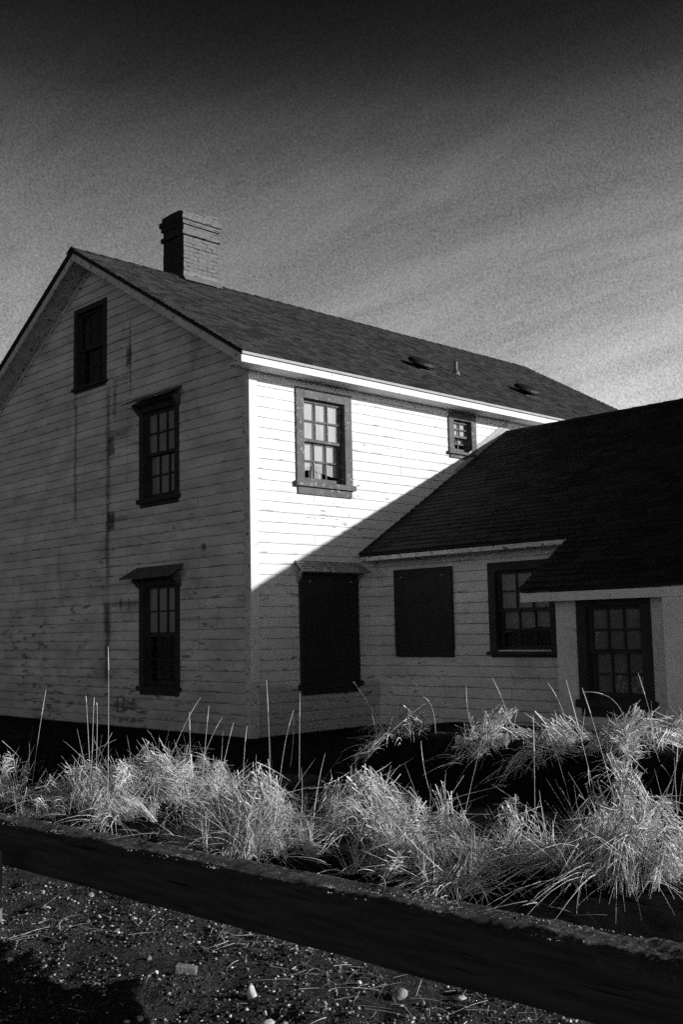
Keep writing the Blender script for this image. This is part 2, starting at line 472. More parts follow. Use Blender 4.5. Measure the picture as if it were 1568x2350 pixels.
mb.quad((XE, YW+.1, -.25), (XWR+3.25, YW+.1, -.25), (XWR+3.25, YW+.1, 2.75), (XWR, YW+.1, ZWR-.06), (XE, YW+.1, 2.7))
mb.box(XE, XE+.05, YW+.1, -6.1, -.25, 2.55); mb.quad((XPW+.12, -6.1, -.2), (XE, -6.1, -.2), (XE, -6.1, 2.55), (XPW+.12, -6.1, 1.90))
mb.build('wing_wall', M['wing'], house)
# porch box: smooth plastered front with one window, and its side
PW = (-5.306, -4.407, .40, 1.79)
mb = MB()
mb.box(XPW, XPW+.12, -4.407, -4.09, -.2, 1.90); mb.box(XPW, XPW+.12, -6.1, -5.306, -.2, 1.90)
mb.box(XPW, XPW+.12, -5.306, -4.407, -.2, .42); mb.box(XPW, XPW+.12, -5.306, -4.407, 1.78, 1.90)
mb.quad((XPW+.12, -4.09, -.2), (XE, -4.09, -.2), (XE, -4.09, 2.55), (XPW+.12, -4.09, 1.90))
mb.build('porch_wall', M['plaster'], house)
mb = MB(); mb.box(XP+.02, XP+.20, -6.1, -5.62, -.2, 1.765)
mb.build('porch_post', M['trim'], house, bevel=.008)

# ---- corner boards
mb = MB()
mb.hexa([(-.021, -.021, .75), (.125, -.021, .75), (.125, .01, .75), (-.021, .01, .75), (-.021, -.021, SOF-.003), (.125, -.021, SOF-.003), (.125, .01, SOF-.003), (-.021, .01, SOF-.003)])
mb.build('corner_board', M['trim'], house, bevel=.003)
mb = MB(); mb.box(-.021, .01, .0105, .12, -.2, 5.24); mb.build('corner_board', M['trim_old'], house, bevel=.003)
mb = MB(); mb.box(-.016, .11, -.016, .0, -.2, .742); mb.build('corner_board', M['trim_old'], house, bevel=.003)

# ---- main roof
def course_roof(name, m, p0, along, up, nrm, length, slope_len, row, tabw, lift=.016, parent=None, clip=None):
    """separate tabs: each tab is its own little wedge, butt edge proud"""
    mb = MB(); p0 = Vector(p0); al = Vector(along).normalized(); u = Vector(up).normalized(); nm = Vector(nrm).normalized()
    rows = int(math.ceil(slope_len/row))
    for i in range(rows):
        s0 = i*row; s1 = min((i+1)*row+.004, slope_len)
        x = -random.random()*tabw
        wob = random.uniform(-.004, .004)
        while x < length:
            w = tabw*random.uniform(.7, 1.3)
            a, b = max(x, 0), min(x+w-.004, length); x += w
            if clip:
                r = clip(a, b, s0)
                if r is None: continue
                a, b = r
            if b-a < .01: continue
            d = s0+wob+random.uniform(-.006, .006) if i else s0
            l = lift*random.uniform(.65, 1.35)
            A = p0+al*a+u*d; B = p0+al*b+u*d; C = p0+al*b+u*s1; D = p0+al*a+u*s1
            base = len(mb.v)
            mb.v += [tuple(q) for q in (A+nm*l, B+nm*l, C+nm*.003, D+nm*.003, A-nm*.004, B-nm*.004)]
            mb.f += [(base, base+1, base+2, base+3), (base+4, base+5, base+1, base)]
    return mb.build(name, m, parent)
X0 = -OG-.03; X1 = LEN+.42
ca = 1/math.sqrt(1+SL*SL); upv = Vector((0, ca, SL*ca)); nmv = Vector((0, -SL*ca, ca))
RL = (W/2+OE)/ca
roof = MB()                                      # the boarded slab under the shingles
th = .055
for sgn, ye, yr in ((1, -OE-.015, W/2), (-1, W+OE+.015, W/2)):
    ze = ZE-.012; zr = ZR-.012
    P = [(X0, ye, ze-th), (X1, ye, ze-th), (X1, yr, zr-th), (X0, yr, zr-th), (X0, ye, ze), (X1, ye, ze), (X1, yr, zr), (X0, yr, zr)]
    if sgn < 0: P = [P[3], P[2], P[1], P[0], P[7], P[6], P[5], P[4]]
    roof.hexa(P)
roof_o = roof.build('roof', M['ridge'], house)
course_roof('shingles', M['roof'], (X0-.008, -OE-.045, ZE-.027), (1, 0, 0), upv, nmv, X1-X0+.016, RL+.05, .125, .17, .015, roof_o)
mb = MB()
mb.quad((X0-.008, W+OE+.03, ZE-.01), (X0-.008, W/2, ZR+.006), (X1, W/2, ZR+.006), (X1, W+OE+.03, ZE-.01))
mb.build('shingles', M['roof'], roof_o)
mb = MB()                                        # ridge caps, lapped
x = X0-.02
while x < 12.15:
    w = .30; t = .022+random.uniform(-.003, .004)
    for s in (-1, 1):
        y2 = W/2+s*.15
        mb.quad((x, W/2, ZR+t+.012), (x+w, W/2, ZR+t), (x+w, y2, ZR-.15*SL+t-.002), (x, y2, ZR-.15*SL+t+.012))
    mb.quad((x, W/2-.15, ZR-.15*SL), (x, W/2, ZR), (x, W/2, ZR+t+.012), (x, W/2-.15, ZR-.15*SL+t+.012))
    mb.quad((x, W/2+.15, ZR-.15*SL), (x, W/2, ZR), (x, W/2, ZR+t+.012), (x, W/2+.15, ZR-.15*SL+t+.012))
    mb.quad((x, W/2-.15, ZR-.15*SL), (x+w, W/2-.15, ZR-.15*SL), (x+w, W/2-.15, ZR-.15*SL+t-.002), (x, W/2-.15, ZR-.15*SL+t+.012))
    x += .285
mb.build('ridge_cap', M['ridge'], roof_o)
# eave: drip strip, fascia, soffit, frieze
mb = MB(); mb.box(X0+.01, X1, -OE-.032, -OE-.0155, 5.173, ZE-.022); mb.build('drip_edge', M['edge'], roof_o, bevel=.003)
mb = MB(); mb.box(X0+.014, X1, -OE-.006, -OE+.02, SOF-.012, 5.1715); mb.build('fascia', M['trim'], roof_o, bevel=.003)
mb = MB(); mb.box(-.38, X1, -OE+.021, -.001, SOF, SOF+.018); mb.build('soffit', M['trim'], roof_o)
mb = MB(); mb.box(.126, LEN, -.018, -.004, SOF-.10, SOF-.002); mb.build('frieze_board', M['trim'], house, bevel=.002)
mb = MB(); mb.box(X0+.01, X1, W+OE-.02, W+OE, SOF, ZE-.09); mb.build('fascia', M['trim'], roof_o)
# gable rakes: barge board and sloping soffit on both slopes
for s in (1, -1):
    yf = (lambda t: -OE+t) if s > 0 else (lambda t: W+OE-t)
    H = W/2+OE
    za = lambda t, dz: ZE+SL*t-dz
    mb = MB()
    def slab(mb, xa, xb, t0, t1, d0, d1):
        P = [(xa, yf(t0), za(t0, d1)), (xb, yf(t0), za(t0, d1)), (xb, yf(t1), za(t1, d1)), (xa, yf(t1), za(t1, d1)),
             (xa, yf(t0), za(t0, d0)), (xb, yf(t0), za(t0, d0)), (xb, yf(t1), za(t1, d0)), (xa, yf(t1), za(t1, d0))]
        if s < 0: P = [P[3], P[2], P[1], P[0], P[7], P[6], P[5], P[4]]
        mb.hexa(P)
    slab(mb, -OG, -OG+.024, .03, H, .070, .205); mb.build('barge_board', M['trim_old'], roof_o, bevel=.003)
    mb = MB(); slab(mb, -OG+.025, -.024, .04, H, .10, .118); mb.build('soffit', M['trim_old'], roof_o)
    mb = MB(); slab(mb, -.023, -.003, OE+.02, H-.02, .12, .235); mb.build('frieze_board', M['trim_old'], house, bevel=.002)

# chimney
CX0, CX1, CY0, CY1, CT = 1.735, 2.52, 3.961, 4.60, 9.14
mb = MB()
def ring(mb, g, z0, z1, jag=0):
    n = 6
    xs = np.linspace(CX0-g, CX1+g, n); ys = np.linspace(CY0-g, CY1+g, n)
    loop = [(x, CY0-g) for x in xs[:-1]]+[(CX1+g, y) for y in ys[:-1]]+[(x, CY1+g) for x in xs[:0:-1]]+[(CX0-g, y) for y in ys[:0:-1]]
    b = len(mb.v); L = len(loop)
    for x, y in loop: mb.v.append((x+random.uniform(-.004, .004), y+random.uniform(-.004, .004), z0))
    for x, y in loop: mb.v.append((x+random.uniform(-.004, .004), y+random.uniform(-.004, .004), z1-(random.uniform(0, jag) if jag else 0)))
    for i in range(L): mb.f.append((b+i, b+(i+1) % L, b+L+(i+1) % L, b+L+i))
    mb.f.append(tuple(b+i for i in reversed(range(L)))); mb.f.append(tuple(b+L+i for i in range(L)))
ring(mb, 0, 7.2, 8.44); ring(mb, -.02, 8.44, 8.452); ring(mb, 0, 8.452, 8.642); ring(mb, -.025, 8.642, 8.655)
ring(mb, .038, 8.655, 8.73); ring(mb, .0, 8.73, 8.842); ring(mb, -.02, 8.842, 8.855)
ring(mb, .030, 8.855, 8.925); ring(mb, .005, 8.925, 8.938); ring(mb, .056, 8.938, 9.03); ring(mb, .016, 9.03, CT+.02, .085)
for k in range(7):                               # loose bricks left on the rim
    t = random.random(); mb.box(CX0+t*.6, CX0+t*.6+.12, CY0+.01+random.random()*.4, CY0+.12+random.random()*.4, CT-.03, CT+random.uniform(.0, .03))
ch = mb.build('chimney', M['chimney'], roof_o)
mb = MB()                                        # metal flashing at the foot
zf = ZE+SL*(CY0+OE)
mb.quad((CX0-.03, CY0-.025, zf+.10), (CX1+.03, CY0-.025, zf+.10), (CX1+.03, CY0-.10, zf-.02), (CX0-.03, CY0-.10, zf-.02))
mb.build('flashing', M['pipe'], roof_o)
# roof vents and soil pipe
def on_roof(x, y): return Vector((x, y, ZE+SL*(y+OE)+.012))
for (x, y, sc) in ((4.87, 1.095, 1.0), (7.901, .988, 1.05)):
    p = on_roof(x, y); mb = MB(); ax = Vector((1, 0, 0)); n = nmv
    def at(a, b, h): return p+ax*a+upv*b+n*h
    mb.hexa([at(-.22, -.22, 0), at(.22, -.22, 0), at(.22, .22, 0), at(-.22, .22, 0), at(-.21, -.21, .014), at(.21, -.21, .014), at(.21, .21, .014), at(-.21, .21, .014)])
    K = 18
    prof = [(.13, .01), (.13, .075), (.26, .06), (.28, .085), (.24, .13), (.14, .155), (.02, .16)]
    b = len(mb.v)
    for r, h in prof:
        for k in range(K):
            t = 2*math.pi*k/K; mb.v.append(tuple(at(r*sc*math.cos(t), r*sc*.9*math.sin(t), h)))
    for j in range(len(prof)-1):
        for k in range(K): mb.f.append((b+j*K+k, b+j*K+(k+1) % K, b+(j+1)*K+(k+1) % K, b+(j+1)*K+k))
    mb.f.append(tuple(b+(len(prof)-1)*K+k for k in range(K)))
    mb.build('roof_vent', M['metal'], roof_o, False)
p = on_roof(6.136, 1.30); mb = MB()
mb.tube([p-Vector((0, 0, .05)), p+Vector((0, 0, .06)), p+Vector((0, 0, .23))], .036, .036, 12)
mb.tube([p+nmv*.0, p+nmv*.02, p+Vector((0, 0, .07))], .085, .04, 12)
mb.build('vent_pipe', M['pipe'], roof_o)

# ---- wing roof
wca = 1/math.sqrt(1+WSL*WSL); wup = Vector((wca, 0, WSL*wca)); wn = Vector((-WSL*wca, 0, wca))
WL = (XWR-XF)/wca
wr = MB(); t = .05
wr.hexa([(XF, YW, ZWE-t), (XWR, YW, ZWR-t), (XWR, -.012, ZWR-t), (XF, -.012, ZWE-t), (XF, YW, ZWE-.01), (XWR, YW, ZWR-.01), (XWR, -.012, ZWR-.01), (XF, -.012, ZWE-.01)])
XB = XWR+(XWR-XF)
wr.hexa([(XWR, YW, ZWR-t), (XB, YW, ZWE-t), (XB, -.012, ZWE-t), (XWR, -.012, ZWR-t), (XWR, YW, ZWR-.01), (XB, YW, ZWE-.01), (XB, -.012, ZWE-.01), (XWR, -.012, ZWR-.01)])
wr.hexa([(XP, YPE, ZP-t), (XF-.001, YPE, ZWE-t), (XF-.001, YP, ZWE-t), (XP, YP, ZP-t), (XP, YPE, ZP-.01), (XF-.001, YPE, ZWE-.01), (XF-.001, YP, ZWE-.01), (XP, YP, ZP-.01)])
wro = wr.build('wing_roof', M['ridge'], house)
course_roof('shingles', M['wroof'], (XF-.02, -.014, ZWE-.012), (0, -1, 0), wup, wn, -YW-.02, WL+.02, .14, .30, .014, wro)
PL = (XF-XP)/wca
course_roof('shingles', M['wroof'], (XP-.02, YP+.012, ZP-.012), (0, -1, 0), wup, wn, YP-YPE, PL, .14, .30, .014, wro)
mb = MB(); mb.quad((XWR, YW, ZWR+.006), (XB+.02, YW, ZWE-.01), (XB+.02, -.012, ZWE-.01), (XWR, -.012, ZWR+.006)); mb.build('shingles', M['wroof'], wro)
mb = MB(); y = -.02
while y > YW:
    for s in (-1, 1):
        mb.quad((XWR, y, ZWR+.022), (XWR+s*.14, y, ZWR-.14*WSL+.022), (XWR+s*.14, y-.29, ZWR-.14*WSL+.014), (XWR, y-.29, ZWR+.014))
    y -= .28
mb.build('ridge_cap', M['ridge'], wro)
mb = MB(); mb.box(XF-.004, XF+.02, YP+.004, -.03, 2.452, ZWE-.064); mb.build('fascia', M['trim_old'], wro, bevel=.003)
mb = MB(); mb.box(XF+.021, XE-.002, -4.0, -.01, 2.462, 2.478); mb.build('soffit', M['trim_old'], wro)
mb = MB(); mb.box(XP-.004, XP+.02, YPE, YP-.0, ZP-.165, ZP-.062); mb.build('fascia', M['trim'], wro, bevel=.003)
mb = MB(); mb.box(XP+.021, XPW-.002, YPE, YP-.03, ZP-.135, ZP-.12); mb.build('soffit', M['trim_old'], wro)
mb = MB(); mb.hexa([(XP, YP-.018, ZP-.16), (XF+.4, YP-.018, ZWE+.4*WSL-.16), (XF+.4, YP+.004, ZWE+.4*WSL-.16), (XP, YP+.004, ZP-.16), (XP, YP-.018, ZP-.052), (XF+.4, YP-.018, ZWE+.4*WSL-.052), (XF+.4, YP+.004, ZWE+.4*WSL-.052), (XP, YP+.004, ZP-.052)])
mb.build('barge_board', M['trim_old'], wro)
# step flashing where the wing roof runs up the sunlit wall
mb = MB()
for x0_, x1_, w_, d_ in ((4.7, 5.92, .17, .020), (4.4, 5.86, .085, .034)):
    z0_ = ZWE+WSL*(x0_-XF); z1_ = ZWE+WSL*(x1_-XF)
    mb.hexa([(x0_, -d_, z0_), (x1_, -d_, z1_), (x1_, -.003, z1_), (x0_, -.003, z0_), (x0_, -d_, z0_+w_), (x1_, -d_, z1_+w_), (x1_, -.003, z1_+w_), (x0_, -.003, z0_+w_)])
mb.build('flashing', M['edge'], house)
mb = MB()                                        # loose cable under the eave
pts = [Vector((6.50+.8*t, -.33+.03*math.sin(3*t), SOF-.0-.24*4*t*(1-t)*(1-.25*t))) for t in np.linspace(0, 1, 14)]
mb.tube(pts, .0065, None, 5); mb.build('cable', M['wire'], house)

# ------------------------------------------------------------------ windows
def window(T, a0, a1, z0, z1, flip, casing=.12, rows=2, cols=3, frame_mat=None, curtain_or_sheet=None, hood=None, depth=.13, sill=.07, head=None, name='window', label=None, apron=.0, cloth=None):
    """T maps (a, z, outward).  flip: +1 when +a points right as seen from outside"""
    fm = frame_mat or M['dark']; head = casing if head is None else head
    def bx(mb, p0, p1, q0, q1, d0, d1):
        mb.hexa([T(p0, q0, d1), T(p1, q0, d1), T(p1, q0, d0), T(p0, q0, d0), T(p0, q1, d1), T(p1, q1, d1), T(p1, q1, d0), T(p0, q1, d0)])
    mb = MB(); c = casing; ct = .028
    zs = z0+apron
    bx(mb, a0, a0+c, zs+sill, z1, .0045, ct); bx(mb, a1-c, a1, zs+sill, z1, .0045, ct)
    bx(mb, a0+c, a1-c, z1-head, z1, .0045, ct-.002)
    # jambs running back into the wall
    bx(mb, a0+c-.02, a0+c, zs+.02, z1-head+.01, -depth-.06, .004); bx(mb, a1-c, a1-c+.02, zs+.02, z1-head+.01, -depth-.06, .004)
    bx(mb, a0+c, a1-c, z1-head, z1-head+.02, -depth-.06, .003)
    win = mb.build(name, fm, house, bevel=.003)
    if label: win['label'] = label
    mb = MB()
    bx(mb, a0-.035, a1+.035, zs+.012, zs+sill, -.02, .065); bx(mb, a0+c, a1-c, zs+.015, zs+sill+.015, -depth-.06, -.021)
    bx(mb, a0+.02, a1-.02, z0-.0, zs+.011, .0045, .026)
    mb.build('sill', fm, win, bevel=.004)
    i0, i1, b0, b1 = a0+c+.002, a1-c-.002, zs+sill+.016, z1-head-.002
    mid = (b0+b1)/2
    for (q0, q1, d) in ((mid-.02, b1, -.045), (b0, mid+.02, -.088)):
        mb = MB(); st = .045; mt = .011
        bx(mb, i0, i0+st, q0, q1, d-.035, d); bx(mb, i1-st, i1, q0, q1, d-.035, d)
        bx(mb, i0+st, i1-st, q1-.042, q1, d-.034, d-.001); bx(mb, i0+st, i1-st, q0, q0+(.06 if q0 == b0 else .04), d-.034, d-.001)
        w = (i1-i0-2*st)/cols
        for k in range(1, cols): bx(mb, i0+st+k*w-mt, i0+st+k*w+mt, q0+.03, q1-.03, d-.028, d-.003)
        hh = (q1-q0)/rows
        for k in range(1, rows): bx(mb, i0+st-.002, i1-st+.002, q0+k*hh-mt, q0+k*hh+mt, d-.030, d-.005)
        mb.build('sash', fm, win)
        mb = MB(); mb.quad(T(i0+st-.01, q0+.01, d-.018), T(i1-st+.01, q0+.01, d-.018), T(i1-st+.01, q1-.01, d-.018), T(i0+st-.01, q1-.01, d-.018))
        mb.build('pane', M['glass'], win)
    if curtain_or_sheet:
        mb = MB(); n = 40
        for (ca0, ca1, cz0, cz1, amp, *dd) in curtain_or_sheet:
            dp_ = dd[0] if dd else depth+.015
            pr = None
            for k in range(n+1):
                t = k/n; a = i0+(i1-i0)*(ca0+(ca1-ca0)*t)
                d = -dp_-amp*(.5+.5*math.sin(t*17+1.3*math.sin(t*7)))
                top = T(a, b0+(b1-b0)*cz1, d); bot = T(a+.02*math.sin(t*9), b0+(b1-b0)*(cz0+(.03*math.sin(t*5) if cz0 < .4 else 0)), d-.004)
                if pr: mb.quad(pr[0], bot, top, pr[1])
                pr = (bot, top)
        mb.build('curtain_or_sheet', cloth or M['curtain_or_sheet'], win, True)  # real curtain by default; given a cloth, an added sheet imitating reflection
    if hood:
        make_hood(T, a0, a1, z1, win, **hood)
    return win
def make_hood(T, a0, a1, z1, win, over=.13, out=.24, rise=.17, m=None, layers=3):
    mb = MB(); m = m or M['hood_dark']
    for k in range(layers):
        t0 = k/layers; t1 = (k+1)/layers; d0 = out*(1-t0); d1 = out*(1-t1)
        za = z1+.02+rise*t0; zb = z1+.02+rise*t1
        j = random.uniform(-.012, .012)
        e0, e1 = a0-over*(1-.5*t0)+j, a1+over*(1-.5*t0)+j
        mb.hexa([T(e0, za-.012, d0+.03), T(e1, za-.012+random.uniform(-.008, .008), d0+.03), T(e1, zb-.01, d1), T(e0, zb-.01, d1),
                 T(e0, za+.008, d0+.03), T(e1, za+.008, d0+.03), T(e1, zb+.012, d1+.002), T(e0, zb+.012, d1+.002)])
    # moulding under the hood
    mb.hexa([T(a0-.03, z1+.003, .11), T(a1+.03, z1+.003, .11), T(a1+.03, z1+.003, .004), T(a0-.03, z1+.003, .004),
             T(a0-.03, z1+.03, .15), T(a1+.03, z1+.03, .15), T(a1+.03, z1+.03, .004), T(a0-.03, z1+.03, .004)])
    for a in (a0-.015, a1+.015):
        mb.hexa([T(a-.02, z1-.14, .012), T(a+.02, z1-.14, .012), T(a+.02, z1-.14, .004), T(a-.02, z1-.14, .004),
                 T(a-.02, z1+.0025, out*.6), T(a+.02, z1+.0025, out*.6), T(a+.02, z1+.0025, .004), T(a-.02, z1+.0025, .004)])
    mb.build('hood', m, win)

window(T_gable, VA, VB, .512, 2.262, -1, .10, frame_mat=M['darker'], hood=dict(out=.27, m=M['hood_dark']), sill=.08, apron=.05, cloth=M['pane_grey'], curtain_or_sheet=[(.0, 1.0, .53, .99, .003, .084)])
window(T_gable, VA, VB, 3.389, 4.994, -1, .10, frame_mat=M['darker'], hood=dict(out=.25, rise=.14, m=M['hood_dark']), sill=.08, apron=.05, cloth=M['pane_grey'], curtain_or_sheet=[(.0, 1.0, .53, .99, .003, .084), (.0, 1.0, .03, .5, .004, .128)])
window(T_gable, 3.716, 4.756, 5.56, 7.044, -1, .09, frame_mat=M['darker'], sill=.06, apron=.03)
window(T_side, .855, 1.988, 3.40, 4.978, 1, .15, sill=.09, apron=.10,
       curtain_or_sheet=[(.0, 1.0, .53, .99, .003, .084), (.0, 1.0, .12, .5, .004, .128), (.28, .60, .02, .45, .012, .136), (.0, .13, .04, .3, .004, .136)])
window(T_side, 4.29, 5.02, 4.27, 5.06, 1, .13, cols=2, sill=.06, apron=.05, curtain_or_sheet=[(.0, 1.0, .53, .99, .003, .084), (.0, 1.0, .28, .5, .004, .128)])
window(T_wing, -3.285, -2.155, 1.015, 2.312, -1, .12, frame_mat=M['darker'], sill=.06, apron=.02, cloth=M['pane_grey'], curtain_or_sheet=[(.0, 1.0, .53, .99, .003, .084), (.0, 1.0, .26, .5, .004, .128)])
T_porch = lambda a, z, d: (XPW-d, a, z)
window(T_porch, -5.33, -4.385, .40, 1.76, -1, .12, frame_mat=M['darker'], sill=.10, apron=.09, cloth=M['pane_grey_dim'], curtain_or_sheet=[(.0, 1.0, .53, .99, .003, .084), (.0, 1.0, .03, .5, .004, .128)])

def boarded(T, a0, a1, z0, z1, hood=None, horns=True):
    mb = MB()
    def bx(p0, p1, q0, q1, d0, d1):
        mb.hexa([T(p0, q0, d1), T(p1, q0, d1), T(p1, q0, d0), T(p0, q0, d0), T(p0, q1, d1), T(p1, q1, d1), T(p1, q1, d0), T(p0, q1, d0)])
    split = a0+(a1-a0)*.20
    bx(a0, split-.002, z0+.10, z1, -.03, .052); bx(split+.002, a1, z0+.10, z1, -.03, .050)
    w = mb.build('boarded_window', M['board'], house, bevel=.003)
    mb = MB()
    if horns: bx(a0-.04, a1+.04, z0+.02, z0+.098, -.02, .075); bx(a0+.02, a1-.02, z0-.06, z0+.018, .0045, .04)
    else: bx(a0+.01, a1-.01, z0, z0+.098, -.02, .05)
    mb.build('sill', M['board'], w, bevel=.004)
    for t in (.15, .86):
        mb = MB(); a = a0+(a1-a0)*t; bx(a-.012, a+.012, z1-.12, z1-.108, .05, .056)
        mb.build('nail', M['nail'], w)
    if hood: make_hood(T, a0, a1, z1, w, **hood)
boarded(T_side, .868, 2.035, .58, 2.25, dict(out=.20, over=.10, rise=.15, m=M['hood'], layers=4))
boarded(T_wing, -1.514, -.391, 1.015, 2.308, None, False)

# ------------------------------------------------------------------ timber rail in the foreground
rail = tag(empty('timber_rail', (-5.465, -6.5, -.12)), 'long rotten square timber lying across the foreground, lichen on its top', 'timber')
na, L0, L1 = 900, 3.2, -5.2
mb = MB(); prof = []
for k in range(9): prof.append((-.135, .29*k/8))
for k in range(1, 9): prof.append((-.135+.27*k/8, .29))
for k in range(1, 9): prof.append((.135, .29-.29*k/8))
for k in range(1, 8): prof.append((.135-.27*k/8, 0))
npf = len(prof)
ys = np.linspace(L0, L1, na)
PA = np.array(prof)
YY = np.repeat(ys[:, None], npf, 1); XX = np.repeat(PA[None, :, 0], na, 0); ZZ = np.repeat(PA[None, :, 1], na, 0)
tilt = (-YY)*.0175-.01
top = sstep(.20, .29, ZZ)
XX = XX + .016*fbm(YY*3, ZZ*9+XX*5, 3, 21)*1.5 + np.sign(XX)*(-.018)*top*sstep(.07, .135, np.abs(XX))*(.4+vnoise(YY*6, XX*3, 4))
ZZ2 = ZZ + tilt + top*(.04*fbm(YY*7, XX*14, 3, 31)+.018*fbm(YY*26, XX*40, 3, 37) + .05*np.minimum(fbm(YY*2.3, XX*5, 2, 77)+.05, 0) - .025*sstep(.08, .135, np.abs(XX))*(.3+1.3*vnoise(YY*4, XX*2, 8)))
V = np.stack([XX, YY, ZZ2], -1).reshape(-1, 3)
ii = np.arange(na*npf).reshape(na, npf); j2 = np.roll(ii, -1, 1)
F = np.stack([ii[:-1], j2[:-1], j2[1:], ii[1:]], -1).reshape(-1, 4)
beam = np_obj('beam', V, F, M['timber'], rail, False)

ICO_V = None
def ico(sub=1):
    import bmesh
    bm = bmesh.new(); bmesh.ops.create_icosphere(bm, subdivisions=sub, radius=1)
    v = np.array([q.co[:] for q in bm.verts]); f = np.array([[q.index for q in p.verts] for p in bm.faces]); bm.free()
    return v, f
I1 = ico(1); I2 = ico(2); I3 = ico(3)
def scatter(P, R, base=I1, flat=(.6, 1.0), rough=.25, seed=1):
    """deformed lumps at P with radii R -> one vertex/face pair"""
    g = np.random.default_rng(seed); v, f = base; n = len(P)
    sc = R[:, None]*np.stack([g.uniform(.75, 1.25, n), g.uniform(.75, 1.25, n), g.uniform(*flat, n)], 1)
    j = 1+g.uniform(-rough, rough, (n, len(v)))
    ang = g.uniform(0, 6.283, n); c, s = np.cos(ang)[:, None], np.sin(ang)[:, None]
    q = v[None]*sc[:, None, :]*j[..., None]
    x = q[..., 0]*c-q[..., 1]*s; y = q[..., 0]*s+q[..., 1]*c
    V = np.stack([x, y, q[..., 2]], -1)+P[:, None, :]
    F = (f[None]+(np.arange(n)*len(v))[:, None, None]).reshape(-1, f.shape[1])
    return V.reshape(-1, 3), F
# lichen crumbs along the top of the rail: uncountable specks, part of the rail
n = 2600
ly = RNG.uniform(L1, L0, n); lx = RNG.uniform(-.13, .12, n)
keep = vnoise(ly*5, lx*12, 3)+.5*vnoise(ly*1.6, lx*3, 6) > .80
ly, lx = ly[keep], lx[keep]
lz = .288+(-ly)*.0175-.01-.012*sstep(.08, .135, np.abs(lx))
lr = RNG.uniform(.0018, .005, len(ly)); big = RNG.random(len(ly)) < .03; lr[big] = RNG.uniform(.006, .014, big.sum())*np.clip(.6+(-ly[big]+.8)*.40, .5, 1.9)
B_ = np.nonzero(big)[0]; rep_ = np.repeat(B_, 9)                      # larger growths are clusters
cx2 = lx[rep_]+RNG.normal(size=len(rep_))*lr[rep_]*.9; cy2 = ly[rep_]+RNG.normal(size=len(rep_))*lr[rep_]*1.5
cz2 = lz[rep_]+RNG.uniform(0, .7, len(rep_))*lr[rep_]; cr2 = RNG.uniform(.18, .42, len(rep_))*lr[rep_]
small = ~big
lx, ly, lz, lr = (np.concatenate([q[small], p_]) for q, p_ in ((lx, cx2), (ly, cy2), (lz, cz2), (lr, cr2)))
V, F = scatter(np.stack([lx, ly, lz], 1), lr, I1, (.4, .9), .4, 5)
lic = np_obj('lichen', V, F, M['lichen'], rail); lic['kind'] = 'stuff'

post = MB()
post.hexa([(-5.90, -4.40, -.62), (-5.77, -4.40, -.62), (-5.77, -4.28, -.62), (-5.90, -4.28, -.62), (-5.895, -4.39, -.03), (-5.775, -4.39, .0), (-5.775, -4.285, -.01), (-5.895, -4.285, -.04)])
po = post.build('stake', M['post'], None, bevel=.008); tag(po, 'weathered grey wooden stake at the left end of the timber', 'stake')

# ------------------------------------------------------------------ stones and gravel
n = 85000
px = RNG.uniform(-7.0, -4.35, n); py = RNG.uniform(-9.0, -2.2, n)
k = (vnoise(px*2.2, py*2.2, 14) + .7*vnoise(px*6, py*6, 15) > .72) & ((px-CAM.x)*cf.x+(py-CAM.y)*cf.y > 4.2)
px, py = px[k], py[k]
pr = .0016+.013*RNG.random(len(px))**9
pz = terrain(px, py)+pr*.3
V, F = scatter(np.stack([px, py, pz], 1), pr, I1, (.35, .85), .42, 8)
tag(np_obj('gravel', V, F, M['peb']), 'fine mixed gravel strewn over the dark soil in front of the timber', 'gravel', kind='stuff')

